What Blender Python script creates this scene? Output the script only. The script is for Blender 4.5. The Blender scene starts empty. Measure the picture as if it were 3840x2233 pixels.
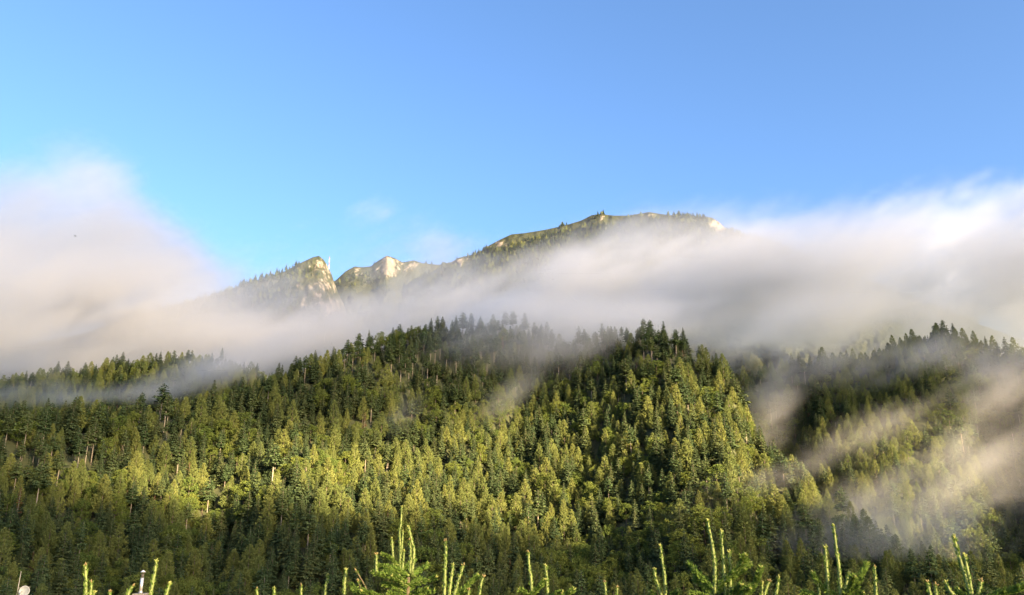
import bpy, math, random
import numpy as np
from mathutils import Vector, Matrix

SEED = 11
rng = np.random.default_rng(SEED)
random.seed(SEED)
scene = bpy.context.scene
COL = scene.collection

# ------------------------------------------------------------------ camera
F_PX, W_PX, H_PX = 3000.0, 3840.0, 2233.0
PITCH = math.radians(16.0)
CAM_Z = 5.0
cam_data = bpy.data.cameras.new("camera")
cam_data.sensor_width = 36.0
cam_data.lens = F_PX / W_PX * 36.0
cam_data.clip_start = 0.1
cam_data.clip_end = 30000.0
cam = bpy.data.objects.new("camera", cam_data)
cam.location = (0, 0, CAM_Z)
cam.rotation_euler = (math.radians(90) + PITCH, 0, 0)
COL.objects.link(cam)
scene.camera = cam

# ------------------------------------------------------------------ sky and sun
SUN_AZ = math.radians(136.0)      # clockwise from +Y (the view direction)
SUN_EL = math.radians(15.0)
world = bpy.data.worlds.new("World")
scene.world = world
world.use_nodes = True
wn = world.node_tree.nodes
wl = world.node_tree.links
wn.clear()
sky = wn.new("ShaderNodeTexSky")
sky.sky_type = 'NISHITA'
sky.sun_disc = False
sky.sun_elevation = SUN_EL
sky.sun_rotation = SUN_AZ
sky.altitude = 700.0
sky.air_density = 1.0
sky.dust_density = 5.0
sky.ozone_density = 4.5
bg = wn.new("ShaderNodeBackground")
bg.inputs['Strength'].default_value = 0.057
wo = wn.new("ShaderNodeOutputWorld")
wl.new(sky.outputs[0], bg.inputs['Color'])
wl.new(bg.outputs[0], wo.inputs['Surface'])

S_H = Vector((math.sin(SUN_AZ), math.cos(SUN_AZ), 0))           # horizontal direction to the sun
S_DIR = S_H * math.cos(SUN_EL) + Vector((0, 0, math.sin(SUN_EL)))
sun_data = bpy.data.lights.new("sun", 'SUN')
sun_data.energy = 5.0
sun_data.angle = math.radians(0.5)
sun_data.color = (1.0, 0.72, 0.40)
sun = bpy.data.objects.new("sun", sun_data)
sun.rotation_euler = S_DIR.to_track_quat('Z', 'Y').to_euler()
sun.location = (200, -200, 400)
COL.objects.link(sun)

vs = scene.view_settings
vs.view_transform = 'Standard'
vs.look = 'None'
vs.exposure = 2.9
vs.gamma = 1.0
vs.use_curve_mapping = False
cy = scene.cycles
cy.use_denoising = True
cy.max_bounces = 8
cy.diffuse_bounces = 3
cy.glossy_bounces = 2
cy.transmission_bounces = 4
cy.transparent_max_bounces = 8
cy.volume_bounces = 3
cy.sample_clamp_indirect = 3.0
cy.volume_step_rate = 3.0
cy.volume_max_steps = 256
cy.caustics_reflective = False
cy.caustics_refractive = False

# ------------------------------------------------------------------ helpers
K = W_PX / 2519.0          # measurements were taken on a 2519 px wide view of the photograph
CP, SP = math.cos(PITCH), math.sin(PITCH)


def ray(vx, vy):
    """direction through view point (2519-wide), vectorised"""
    a = (np.asarray(vx, float) * K - W_PX / 2) / F_PX
    b = (H_PX / 2 - np.asarray(vy, float) * K) / F_PX
    return np.stack([a, CP - b * SP, SP + b * CP + 0 * a], -1)


def at(vx, vy, d):
    """world point seen at view point, d metres away measured on the ground plan"""
    r = ray(vx, vy)
    s = np.asarray(d, float) / np.hypot(r[..., 0], r[..., 1])
    p = r * s[..., None]
    p[..., 2] += CAM_Z
    return p


def project(p):
    p = np.asarray(p, float)
    z = p[..., 2] - CAM_Z
    f = p[..., 1] * CP + z * SP
    u = -p[..., 1] * SP + z * CP
    return (p[..., 0] / f * F_PX + W_PX / 2) / K, (H_PX / 2 - u / f * F_PX) / K


def tag(o, label=None, cat=None, group=None, kind=None):
    if label: o["label"] = label
    if cat: o["category"] = cat
    if group: o["group"] = group
    if kind: o["kind"] = kind
    return o


def link(name, data, parent=None):
    o = bpy.data.objects.new(name, data)
    COL.objects.link(o)
    if parent is not None:
        o.parent = parent
    return o


class MB:
    """collects faces, then becomes one mesh"""
    def __init__(self):
        self.v, self.f, self.m, self.s = [], [], [], []

    def add(self, verts, faces, mat=0, smooth=False):
        b = len(self.v)
        self.v.extend([tuple(x) for x in verts])
        for f in faces:
            self.f.append(tuple(b + i for i in f))
            self.m.append(mat)
            self.s.append(smooth)

    def tube(self, pts, radii, n=6, mat=0, cap=True):
        pts = [Vector(p) for p in pts]
        rings = []
        up = Vector((0.31, 0.17, 0.93))
        for i, p in enumerate(pts):
            t = (pts[min(i + 1, len(pts) - 1)] - pts[max(i - 1, 0)]).normalized()
            a = t.cross(up)
            if a.length < 1e-3: a = t.cross(Vector((1, 0, 0)))
            a.normalize()
            b = t.cross(a)
            rings.append([p + (a * math.cos(2 * math.pi * k / n) + b * math.sin(2 * math.pi * k / n)) * radii[i] for k in range(n)])
        verts = [q for r in rings for q in r]
        faces = []
        for i in range(len(pts) - 1):
            for k in range(n):
                faces.append((i * n + k, i * n + (k + 1) % n, (i + 1) * n + (k + 1) % n, (i + 1) * n + k))
        if cap:
            faces.append(tuple(range(n - 1, -1, -1)))
            faces.append(tuple((len(pts) - 1) * n + k for k in range(n)))
        self.add(verts, faces, mat, True)

    def box(self, c, s, mat=0, rz=0.0):
        cx, cy_, cz = c
        x, y, z = s[0] / 2, s[1] / 2, s[2] / 2
        co, si = math.cos(rz), math.sin(rz)
        vv = []
        for dz in (-z, z):
            for dx, dy in ((-x, -y), (x, -y), (x, y), (-x, y)):
                vv.append((cx + dx * co - dy * si, cy_ + dx * si + dy * co, cz + dz))
        self.add(vv, [(3, 2, 1, 0), (4, 5, 6, 7), (0, 1, 5, 4), (1, 2, 6, 5), (2, 3, 7, 6), (3, 0, 4, 7)], mat)

    def mesh(self, name, mats):
        me = bpy.data.meshes.new(name)
        me.from_pydata(self.v, [], self.f)
        for m in mats: me.materials.append(m)
        me.polygons.foreach_set("material_index", self.m)
        me.polygons.foreach_set("use_smooth", self.s)
        me.update()
        return me

    def build(self, name, mats, parent=None):
        if not isinstance(mats, (list, tuple)): mats = [mats]
        return link(name, self.mesh(name, mats), parent)


def vnoise(x, y, seed=0, octaves=4, gain=0.5):
    """2-D value noise, vectorised, about -1..1"""
    x = np.asarray(x, float); y = np.asarray(y, float)
    r = np.random.default_rng(seed + 1000)
    tab = r.uniform(-1, 1, (256, 256))
    out = np.zeros(np.broadcast(x, y).shape); amp = 1.0; tot = 0
    for o in range(octaves):
        fx, fy = x * 2 ** o + 17.3 * o, y * 2 ** o + 5.1 * o
        ix, iy = np.floor(fx).astype(int), np.floor(fy).astype(int)
        tx, ty = fx - ix, fy - iy
        tx = tx * tx * (3 - 2 * tx); ty = ty * ty * (3 - 2 * ty)
        g = lambda i, j: tab[i % 256, j % 256]
        out += amp * ((g(ix, iy) * (1 - tx) + g(ix + 1, iy) * tx) * (1 - ty) + (g(ix, iy + 1) * (1 - tx) + g(ix + 1, iy + 1) * tx) * ty)
        tot += amp; amp *= gain
    return out / tot


# ------------------------------------------------------------------ materials
def new_mat(name):
    m = bpy.data.materials.new(name)
    m.use_nodes = True
    nt = m.node_tree
    nt.nodes.clear()
    out = nt.nodes.new("ShaderNodeOutputMaterial")
    return m, nt, out


def foliage(name, c_dark, c_mid, c_light, trans=0.35, island=0.5):
    m, nt, out = new_mat(name)
    N, L = nt.nodes, nt.links
    oi = N.new("ShaderNodeObjectInfo")
    ge = N.new("ShaderNodeNewGeometry")
    mix = N.new("ShaderNodeMix"); mix.data_type = 'FLOAT'
    mix.inputs[0].default_value = island
    L.new(oi.outputs['Random'], mix.inputs[2])
    L.new(ge.outputs['Random Per Island'], mix.inputs[3])
    cr = N.new("ShaderNodeValToRGB")
    e = cr.color_ramp.elements
    e[0].position, e[0].color = 0.1, (*c_dark, 1)
    e[1].position, e[1].color = 0.9, (*c_light, 1)
    k = e.new(0.5); k.color = (*c_mid, 1)
    L.new(mix.outputs[0], cr.inputs[0])
    d = N.new("ShaderNodeBsdfDiffuse")
    t = N.new("ShaderNodeBsdfTranslucent")
    ms = N.new("ShaderNodeMixShader"); ms.inputs[0].default_value = trans
    L.new(cr.outputs[0], d.inputs['Color'])
    L.new(cr.outputs[0], t.inputs['Color'])
    L.new(d.outputs[0], ms.inputs[1]); L.new(t.outputs[0], ms.inputs[2])
    L.new(ms.outputs[0], out.inputs['Surface'])
    return m


def noisy(name, c1, c2, scale=5.0, rough=0.8, bump=0.3, detail=6.0, metallic=0.0, coord='Object', dist=0.05):
    m, nt, out = new_mat(name)
    N, L = nt.nodes, nt.links
    tc = N.new("ShaderNodeTexCoord")
    no = N.new("ShaderNodeTexNoise")
    no.inputs['Scale'].default_value = scale
    no.inputs['Detail'].default_value = detail
    no.inputs['Roughness'].default_value = 0.6
    L.new(tc.outputs[coord], no.inputs['Vector'])
    cr = N.new("ShaderNodeValToRGB")
    cr.color_ramp.elements[0].position = 0.35; cr.color_ramp.elements[0].color = (*c1, 1)
    cr.color_ramp.elements[1].position = 0.65; cr.color_ramp.elements[1].color = (*c2, 1)
    L.new(no.outputs['Fac'], cr.inputs[0])
    p = N.new("ShaderNodeBsdfPrincipled")
    p.inputs['Roughness'].default_value = rough
    p.inputs['Metallic'].default_value = metallic
    L.new(cr.outputs[0], p.inputs['Base Color'])
    if bump > 0:
        b = N.new("ShaderNodeBump")
        b.inputs['Strength'].default_value = bump
        b.inputs['Distance'].default_value = dist
        L.new(no.outputs['Fac'], b.inputs['Height'])
        L.new(b.outputs[0], p.inputs['Normal'])
    L.new(p.outputs[0], out.inputs['Surface'])
    return m


M = {}
M['spruce'] = foliage("spruce_needles", (0.038, 0.064, 0.034), (0.060, 0.088, 0.041), (0.098, 0.116, 0.050), 0.12)
M['larch'] = foliage("larch_needles", (0.088, 0.120, 0.044), (0.124, 0.153, 0.051), (0.168, 0.184, 0.057), 0.12)
M['beech'] = foliage("beech_leaves", (0.068, 0.110, 0.032), (0.106, 0.143, 0.037), (0.150, 0.174, 0.042), 0.12)
M['pine'] = foliage("pine_needles", (0.045, 0.076, 0.036), (0.066, 0.100, 0.044), (0.098, 0.122, 0.050), 0.12)
M['dead'] = foliage("dead_needles", (0.12, 0.060, 0.035), (0.17, 0.085, 0.045), (0.20, 0.12, 0.06), 0.2)
M['bark'] = noisy("bark", (0.08, 0.062, 0.048), (0.15, 0.12, 0.095), 3.0, 0.9, 0.3)
M['bark_pale'] = noisy("pale_bark", (0.17, 0.145, 0.12), (0.29, 0.255, 0.21), 2.0, 0.9, 0.3)
M['floor'] = noisy("forest_floor", (0.026, 0.036, 0.014), (0.05, 0.058, 0.022), 0.15, 0.95, 0.5, 8, 0, 'Object', 0.5)
M['grass'] = noisy("meadow_grass", (0.035, 0.065, 0.016), (0.07, 0.11, 0.03), 0.3, 0.95, 0.4, 8, 0, 'Object', 0.2)


def mountain_mat(name):
    m, nt, out = new_mat(name)
    N, L = nt.nodes, nt.links
    tc = N.new("ShaderNodeTexCoord")
    n1 = N.new("ShaderNodeTexNoise"); n1.inputs['Scale'].default_value = 0.06; n1.inputs['Detail'].default_value = 9; n1.inputs['Roughness'].default_value = 0.68
    mp = N.new("ShaderNodeMapping"); mp.inputs['Scale'].default_value = (1, 1, 0.45)
    L.new(tc.outputs['Object'], mp.inputs[0]); L.new(mp.outputs[0], n1.inputs['Vector'])
    rk = N.new("ShaderNodeValToRGB")
    e = rk.color_ramp.elements
    e[0].position, e[0].color = 0.3, (0.075, 0.066, 0.058, 1)
    e[1].position, e[1].color = 0.68, (0.235, 0.21, 0.18, 1)
    k = e.new(0.48); k.color = (0.14, 0.125, 0.108, 1)
    L.new(n1.outputs['Fac'], rk.inputs[0])
    n2 = N.new("ShaderNodeTexNoise"); n2.inputs['Scale'].default_value = 0.05; n2.inputs['Detail'].default_value = 6
    L.new(tc.outputs['Object'], n2.inputs['Vector'])
    gr = N.new("ShaderNodeValToRGB")
    gr.color_ramp.elements[0].position = 0.3; gr.color_ramp.elements[0].color = (0.024, 0.032, 0.016, 1)
    gr.color_ramp.elements[1].position = 0.7; gr.color_ramp.elements[1].color = (0.046, 0.050, 0.026, 1)
    L.new(n2.outputs['Fac'], gr.inputs[0])
    at_ = N.new("ShaderNodeAttribute"); at_.attribute_name = "rock"
    ad = N.new("ShaderNodeMath"); ad.operation = 'MULTIPLY_ADD'
    L.new(n1.outputs['Fac'], ad.inputs[0]); ad.inputs[1].default_value = 3.2; L.new(at_.outputs['Fac'], ad.inputs[2])
    st = N.new("ShaderNodeMapRange"); st.inputs[1].default_value = 2.12; st.inputs[2].default_value = 2.35
    L.new(ad.outputs[0], st.inputs[0])
    mx = N.new("ShaderNodeMix"); mx.data_type = 'RGBA'
    L.new(st.outputs[0], mx.inputs[0]); L.new(gr.outputs[0], mx.inputs[6]); L.new(rk.outputs[0], mx.inputs[7])
    p = N.new("ShaderNodeBsdfPrincipled"); p.inputs['Roughness'].default_value = 0.95
    p.inputs['Specular IOR Level'].default_value = 0.1
    b = N.new("ShaderNodeBump"); b.inputs['Strength'].default_value = 0.9; b.inputs['Distance'].default_value = 12.0
    L.new(n1.outputs['Fac'], b.inputs['Height']); L.new(b.outputs[0], p.inputs['Normal'])
    L.new(mx.outputs[2], p.inputs['Base Color'])
    L.new(p.outputs[0], out.inputs['Surface'])
    return m


M['mountain'] = mountain_mat("mountain_rock_and_turf")


# ------------------------------------------------------------------ terrain
def interp(x, pts):
    p = np.array(pts, float)
    return np.interp(x, p[:, 0], p[:, 1])


def sheet(name, ridge, base_vy, d_ridge, d_base, x0, x1, nu, nt_, gamma=1.0, relief=None, mat=None, back=(60, -25, 200, -120), rock=None):
    """a hillside: for every bearing a profile from its foot to its crest and on down its far side.
    ridge, base_vy, d_ridge, d_base: functions of the bearing (view x). Returns the grid of points."""
    u = np.linspace(x0, x1, nu)
    t = np.linspace(0, 1, nt_)
    U, T = np.meshgrid(u, t)
    vr, vb = ridge(U), base_vy(U)
    V = vb + (vr - vb) * T
    D = d_base(U) + (d_ridge(U) - d_base(U)) * T ** gamma
    if relief is not None:
        D = D + relief(U, T, V, D)
    P = at(U, V, D)
    # the far side of the hill
    top = P[-1]
    rad = np.hypot(top[:, 0], top[:, 1])
    rows = [P]
    for k in range(0, len(back), 2):
        q = top.copy()
        s = (rad + back[k]) / rad
        q[:, 0] *= s; q[:, 1] *= s; q[:, 2] += back[k + 1]
        rows.append(q[None])
    G = np.concatenate(rows, 0)
    nr = G.shape[0]
    idx = np.arange(nr * nu).reshape(nr, nu)
    faces = np.stack([idx[:-1, :-1], idx[:-1, 1:], idx[1:, 1:], idx[1:, :-1]], -1).reshape(-1, 4)
    me = bpy.data.meshes.new(name)
    me.from_pydata(G.reshape(-1, 3).tolist(), [], faces.tolist())
    me.polygons.foreach_set("use_smooth", [True] * len(me.polygons))
    if rock is not None:
        a = me.attributes.new("rock", 'FLOAT', 'POINT')
        R = np.zeros((nr, nu)); R[:nt_] = rock(U, V); R[nt_:] = R[nt_ - 1]
        a.data.foreach_set("value", R.ravel().astype(np.float32))
    me.materials.append(mat or M['floor'])
    me.update()
    o = link(name, me)
    o["kind"] = "structure"
    return G, U, V


def const(c): return lambda u: np.full_like(np.asarray(u, float), c)
def poly(pts): return lambda u: interp(u, pts)


def gauss(x, c, w): return np.exp(-((x - c) / w) ** 2)


def treeline(pts, d_fn, h=22.0):
    """ground crest that puts the tops of trees h metres high on the measured treeline"""
    return lambda u: interp(u, pts) + h * F_PX / d_fn(u) / K


# near hillside with its middle spur
dA1 = poly([(-600, 640), (0, 660), (300, 720), (560, 760), (850, 830), (1100, 880), (1300, 900), (1400, 880), (1600, 840), (1740, 800), (1850, 720), (2100, 600), (2500, 520), (3200, 500)])
dA0 = poly([(-600, 430), (0, 430), (1200, 440), (2000, 440), (2600, 430), (3200, 430)])
TL_A = [(-600, 1010), (0, 992), (240, 1003), (330, 985), (440, 968), (560, 955), (620, 938), (700, 890), (850, 840), (980, 797), (1100, 780), (1230, 772), (1330, 795), (1400, 828), (1480, 806), (1600, 790), (1670, 806), (1740, 850), (1800, 895), (1835, 985), (1870, 1065), (1960, 1140), (2060, 1220), (2180, 1310), (2350, 1390), (2600, 1440), (3200, 1470)]


def reliefA(U, T, V, D):
    e = np.sin(np.pi * np.clip(T, 0, 1)) ** 0.8
    gully = 42 * gauss(U, 1330 - 170 * (1 - T), 95) * gauss(T, 0.72, 0.33)
    g2 = 45 * gauss(U, 430 + 180 * (1 - T), 90) * gauss(T, 0.5, 0.3)
    spur = -35 * gauss(U, 1650 + 120 * (1 - T), 130) * e - 30 * gauss(U, 850 - 250 * (1 - T), 160) * e
    n = vnoise(U / 160, T * 3.2, 3, 4) * 32 * e + vnoise(U / 45, T * 9, 4, 3) * 8 * e
    return gully + g2 + spur + n


GA, UA, VA = sheet("near_hillside", treeline(TL_A, dA1, 23), const(1640), dA1, dA0, -600, 3200, 260, 80, 1.0, reliefA)

# right-hand hillside with the wooded knoll
dB1 = poly([(1500, 1000), (1900, 1000), (2300, 1020), (2519, 950), (3300, 900)])
dB0 = poly([(1500, 600), (3300, 540)])
TL_B = [(1500, 900), (1850, 905), (1930, 882), (2000, 865), (2150, 845), (2270, 800), (2330, 800), (2420, 822), (2519, 850), (2700, 870), (3300, 900)]


def reliefB(U, T, V, D):
    e = np.sin(np.pi * np.clip(T, 0, 1)) ** 0.8
    knoll = -60 * gauss(U, 2230 - 150 * (1 - T), 150) * e
    gul = 70 * gauss(U, 2450 + 120 * (1 - T), 70) * e + 50 * gauss(U, 1930, 60) * e
    return knoll + gul + vnoise(U / 150, T * 3.2, 7, 4) * 26 * e + vnoise(U / 45, T * 9, 8, 3) * 8 * e


GB, UB, VB = sheet("right_hillside", treeline(TL_B, dB1, 23), const(1640), dB1, dB0, 1500, 3300, 150, 70, 1.0, reliefB)

# wooded hill beyond the left end of the near slope
dC1 = const(1180)
dC0 = const(880)
TL_C = [(-700, 950), (0, 925), (150, 903), (300, 880), (420, 866), (520, 868), (620, 900), (720, 935), (900, 1000)]
GC, UC, VC = sheet("far_left_hillside", treeline(TL_C, dC1, 23), const(1120), dC1, dC0, -700, 900, 110, 40, 1.0,
                   lambda U, T, V, D: vnoise(U / 120, T * 3, 12, 4) * 30 * np.sin(np.pi * T))

# the pointed peak
RP = [(-200, 900), (200, 822), (330, 780), (440, 752), (530, 724), (620, 694), (700, 668), (742, 646), (770, 633), (785, 630), (797, 640), (806, 655), (816, 676), (824, 700), (836, 730), (852, 765), (880, 810), (940, 860), (1200, 980)]


def rockP(U, V):
    n = vnoise(U / 26, V / 26, 21, 3)
    c = gauss(U, 780 + (V - 640) * 0.33, 34 + (V - 630) * 0.25) * (V > 636)
    top = gauss(V, 655, 12) * gauss(U, 790, 18)
    low = gauss(U, 800, 70) * gauss(V, 735, 60)
    return np.clip(np.maximum(np.maximum(c * 0.72, top), low * 0.8) * (0.8 + 0.75 * n), 0, 1)


def reliefP(U, T, V, D):
    fold = -120 * gauss(U, 700, 130) * T * (1 - T) * 2 + 220 * np.clip((U - 785) / 80, 0, 1) * (1 - T) ** 0.5 * 0
    return fold + vnoise(U / 60, V / 60, 22, 5, 0.55) * 60 * np.sqrt(np.clip(1.02 - T, 0, 1)) + vnoise(U / 11, V / 16, 23, 4) * (9 + 26 * rockP(U, V))


GP, UP, VP = sheet("pointed_peak", poly(RP), const(1060), poly([(-200, 1900), (785, 2200), (1200, 2350)]), const(1500), -200, 1200, 520, 170, 0.8,
                   reliefP, M['mountain'], (60, -60, 500, -600), rockP)

# the jagged ridge behind it
RR = [(600, 760), (760, 720), (826, 690), (850, 668), (872, 656), (890, 658), (912, 656), (930, 642), (952, 629), (972, 636), (990, 646), (1018, 641), (1040, 648), (1080, 652), (1110, 645), (1130, 634), (1170, 626), (1190, 620), (1260, 600), (1500, 560)]


def rockR(U, V):
    n = vnoise(U / 24, V / 24, 31, 3)
    a = gauss(U, 955, 30) * gauss(V, 655, 30) + 0.7 * gauss(U, 880, 25) * gauss(V, 668, 14) + 0.7 * gauss(U, 1020, 25) * gauss(V, 655, 14)
    return np.clip(a * (0.9 + 0.6 * n), 0, 1)


GR, UR, VR = sheet("jagged_ridge", poly(RR), const(860), const(2900), const(2300), 600, 1500, 360, 90, 0.9,
                   lambda U, T, V, D: vnoise(U / 40, V / 50, 33, 5, 0.55) * 80 * np.sqrt(np.clip(1.02 - T, 0, 1)) - 60 * gauss(U, 955, 22) * T,
                   M['mountain'], (60, -60, 500, -600), rockR)

# the broad main mountain
RM = [(980, 720), (1060, 668), (1100, 650), (1120, 640), (1140, 634), (1166, 626), (1185, 618), (1200, 606), (1230, 590), (1258, 577), (1290, 574), (1340, 566), (1390, 555), (1430, 543), (1455, 530), (1478, 527), (1510, 531), (1545, 531), (1575, 526), (1597, 522), (1625, 527), (1650, 530), (1700, 532), (1738, 534), (1752, 536), (1768, 546), (1782, 560), (1800, 568), (1860, 585), (1930, 608), (1990, 634), (2100, 680), (2300, 760), (2700, 900)]


def rockM(U, V):
    n = vnoise(U / 22, V / 22, 41, 3)
    a = gauss(U, 1768, 22) * gauss(V, 552, 17) * 1.5 + gauss(U, 1130, 32) * gauss(V, 645, 14) * 1.0 + 0.75 * gauss(U, 1225, 40) * gauss(V, 603, 12) \
        + 0.5 * gauss(U, 1480, 20) * gauss(V, 536, 8) + 0.45 * gauss(U, 1590, 30) * gauss(V, 527, 5)
    return np.clip(a * (0.9 + 0.5 * n), 0, 1)


GM, UM, VM = sheet("broad_mountain", poly(RM), const(960), poly([(980, 2750), (1200, 2600), (1480, 2450), (1760, 2350), (2700, 2000)]), const(1550), 980, 2700, 560, 170, 0.85,
                   lambda U, T, V, D: vnoise(U / 90, V / 90, 43, 5, 0.55) * 90 * np.sqrt(np.clip(1.02 - T, 0, 1)) + vnoise(U / 11, V / 16, 44, 4) * (9 + 22 * rockM(U, V))
                   + 70 * np.clip((U - 1745) / 30, 0, 1) * (U < 1800) * gauss(V, 552, 18),
                   M['mountain'], (60, -40, 500, -500), rockM)

# valley ground: one sheet reaching far out on every side
gx = np.unique(np.concatenate([np.linspace(-9000, -400, 30), np.linspace(-400, 400, 81), np.linspace(400, 9000, 30)]))
gy = np.unique(np.concatenate([np.linspace(-9000, -100, 30), np.linspace(-100, 500, 121), np.linspace(500, 9000, 30)]))
GX, GY = np.meshgrid(gx, gy)
R_ = np.hypot(GX, GY)
GZ = np.interp(R_, [0, 22, 34, 60, 150, 330, 460, 12000], [0, 0, -3.2, -7, -22, -46, -52, -52]) + vnoise(GX / 14, GY / 14, 51, 3) * 0.25 * np.clip(R_ / 30, 0, 4)
GZ = np.where(GY < 0, np.interp(R_, [0, 22, 80, 9000], [0, 0, -4, -6]) * 1.0, GZ)
idx = np.arange(GX.size).reshape(GX.shape)
me = bpy.data.meshes.new("ground")
me.from_pydata(np.stack([GX, GY, GZ], -1).reshape(-1, 3).tolist(), [], np.stack([idx[:-1, :-1], idx[:-1, 1:], idx[1:, 1:], idx[1:, :-1]], -1).reshape(-1, 4).tolist())
me.materials.append(M['grass'])
o = link("ground", me); o["kind"] = "structure"

# the wooded rise across the valley, behind the camera
R0 = 900.0
T_H = Vector((-S_H.y, S_H.x, 0))
TANE = math.tan(SUN_EL)
wq = np.linspace(-2600, 2600, 131)
hq = 120 + vnoise(wq / 400, wq * 0, 61, 4) * 50
prof = [(-0.82, 0.0), (-0.6, 0.13), (-0.4, 0.36), (-0.2, 0.66), (-0.06, 0.93), (0.0, 1.0), (0.08, 0.93), (0.4, 0.6), (1.2, -0.02)]
vv, ff = [], []
for k, (a, b) in enumerate(prof):
    for w, h in zip(wq, hq):
        r = R0 * (1 + a)
        vv.append((S_H.x * r + T_H.x * w, S_H.y * r + T_H.y * w, h * b - 8 * (1 - b)))
n = len(wq)
for k in range(len(prof) - 1):
    for i in range(n - 1):
        ff.append((k * n + i, k * n + i + 1, (k + 1) * n + i + 1, (k + 1) * n + i))
me = bpy.data.meshes.new("opposite_hillside")
me.from_pydata(vv, [], ff)
me.materials.append(M['floor'])
o = link("opposite_hillside", me); o["kind"] = "structure"


# ------------------------------------------------------------------ tree kinds (metres, standing at the origin)
def trunk_mb(H, r, top=0.97, lean=0.0, n=6):
    mb = MB()
    ph = random.uniform(0, 6.28)
    pts, rad = [], []
    for k in range(6):
        s = k / 5 * top
        pts.append((math.cos(ph) * lean * s * s * H, math.sin(ph) * lean * s * s * H, s * H - (0.8 if k == 0 else 0)))
        rad.append(r * (1 - 0.9 * s) + 0.02)
    mb.tube(pts, rad, n)
    return mb


def tri_leaf(mb, p, d, L, w, side):
    """a pointed spray: from p along d"""
    a = p - side * w * 0.5
    b = p + side * w * 0.5
    m = p + d * L * 0.55
    mb.add([p, m + side * w * 0.6, p + d * L, m - side * w * 0.6], [(0, 1, 2, 3)], 0)


def rvec():
    while True:
        v = Vector((random.uniform(-1, 1), random.uniform(-1, 1), random.uniform(-1, 1)))
        if 0.05 < v.length < 1: return v.normalized()


def conifer(H, R, zb, droop, nb, step, dens, profile_pow=0.9, ragged=0.3):
    """spruce-like crown: whorls of drooping boughs carrying hanging sprays"""
    mb = MB()
    z = zb * H
    while z < H * 0.985:
        f = (z - zb * H) / (H - zb * H)
        r0 = R * (1 - f) ** profile_pow * (0.35 + 0.65 * min(1, f * 6 + 0.35)) + 0.18
        off = random.uniform(0, 6.28)
        m = max(4, int(nb * (1 - 0.4 * f)))
        for k in range(m):
            if random.random() < 0.10: continue
            az = off + 6.283 * k / m + random.uniform(-0.25, 0.25)
            L = r0 * random.uniform(1 - ragged, 1 + ragged)
            out = Vector((math.cos(az), math.sin(az), 0))
            dr = droop * (1 - 0.9 * f) * random.uniform(0.7, 1.3)
            z0 = z + random.uniform(-0.2, 0.2)
            ns = max(2, int(dens * L) + 1)
            for q in range(ns):
                s = (q + random.uniform(0.4, 1.0)) / ns
                p = Vector((0, 0, z0)) + out * (L * s) + Vector((0, 0, -dr * L * s * (1.25 - 0.55 * s)))
                for sd in (-1, 1):
                    d = (out * random.uniform(0.35, 0.9) + out.cross(Vector((0, 0, 1))) * sd * random.uniform(0.35, 0.9) + Vector((0, 0, random.uniform(-0.75, -0.05)))).normalized()
                    l = (0.30 * L + 0.45) * random.uniform(0.7, 1.2)
                    side = d.cross(out * 0.7 + Vector((0, 0, 0.8)) + rvec() * 0.7).normalized()
                    tri_leaf(mb, p, d, l, l * 0.42, side)
            tip = Vector((0, 0, z0)) + out * L * 0.75 + Vector((0, 0, -dr * L * 0.75 * 0.85))
            tri_leaf(mb, tip, (out + Vector((0, 0, 0.15))).normalized(), L * 0.35 + 0.2, 0.22 + 0.08 * L, out.cross(Vector((0, 0, 1))))
        z += step * (1 - 0.45 * f) * random.uniform(0.8, 1.2)
    for k in range(5):
        tri_leaf(mb, Vector((0, 0, H * 0.955)), Vector((random.uniform(-.15, .15), random.uniform(-.15, .15), 1)).normalized(), H * 0.05, 0.25, rvec())
    return mb


def feathery(H, R, zb, n):
    """larch-like crown: loose upswept plumes"""
    mb = MB()
    plumes = []
    for k in range(int(n / 16)):
        f = random.random() ** 1.25
        z = H * (zb + (0.97 - zb) * f)
        r = R * ((1 - f) ** 0.75) * (0.45 + 0.55 * min(1, f * 4 + 0.3)) * math.sqrt(random.uniform(0.12, 1.0)) + 0.1
        az = random.uniform(0, 6.283)
        plumes.append((Vector((math.cos(az) * r, math.sin(az) * r, z)), Vector((math.cos(az), math.sin(az), 0)), f))
    for c, o, f in plumes:
        L = (0.8 + 1.7 * (1 - f)) * random.uniform(0.8, 1.25)
        ax = (o * random.uniform(0.3, 0.8) + Vector((0, 0, random.uniform(0.35, 1.0)))).normalized()
        for q in range(16):
            s = random.random()
            p = c + ax * L * (s - 0.4) + rvec() * (0.38 * (1 - 0.6 * s))
            d = (ax + rvec() * 0.75).normalized()
            l = random.uniform(0.55, 1.05) * (0.6 + 0.5 * (1 - f))
            tri_leaf(mb, p, d, l, l * 0.42, d.cross(o * 0.9 + Vector((0, 0, 0.35)) + rvec() * 0.75).normalized())
    for k in range(10):
        tri_leaf(mb, Vector((0, 0, H * random.uniform(0.9, 0.97))), Vector((random.uniform(-.3, .3), random.uniform(-.3, .3), 1)).normalized(), 0.9, 0.3, rvec())
    return mb


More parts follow.
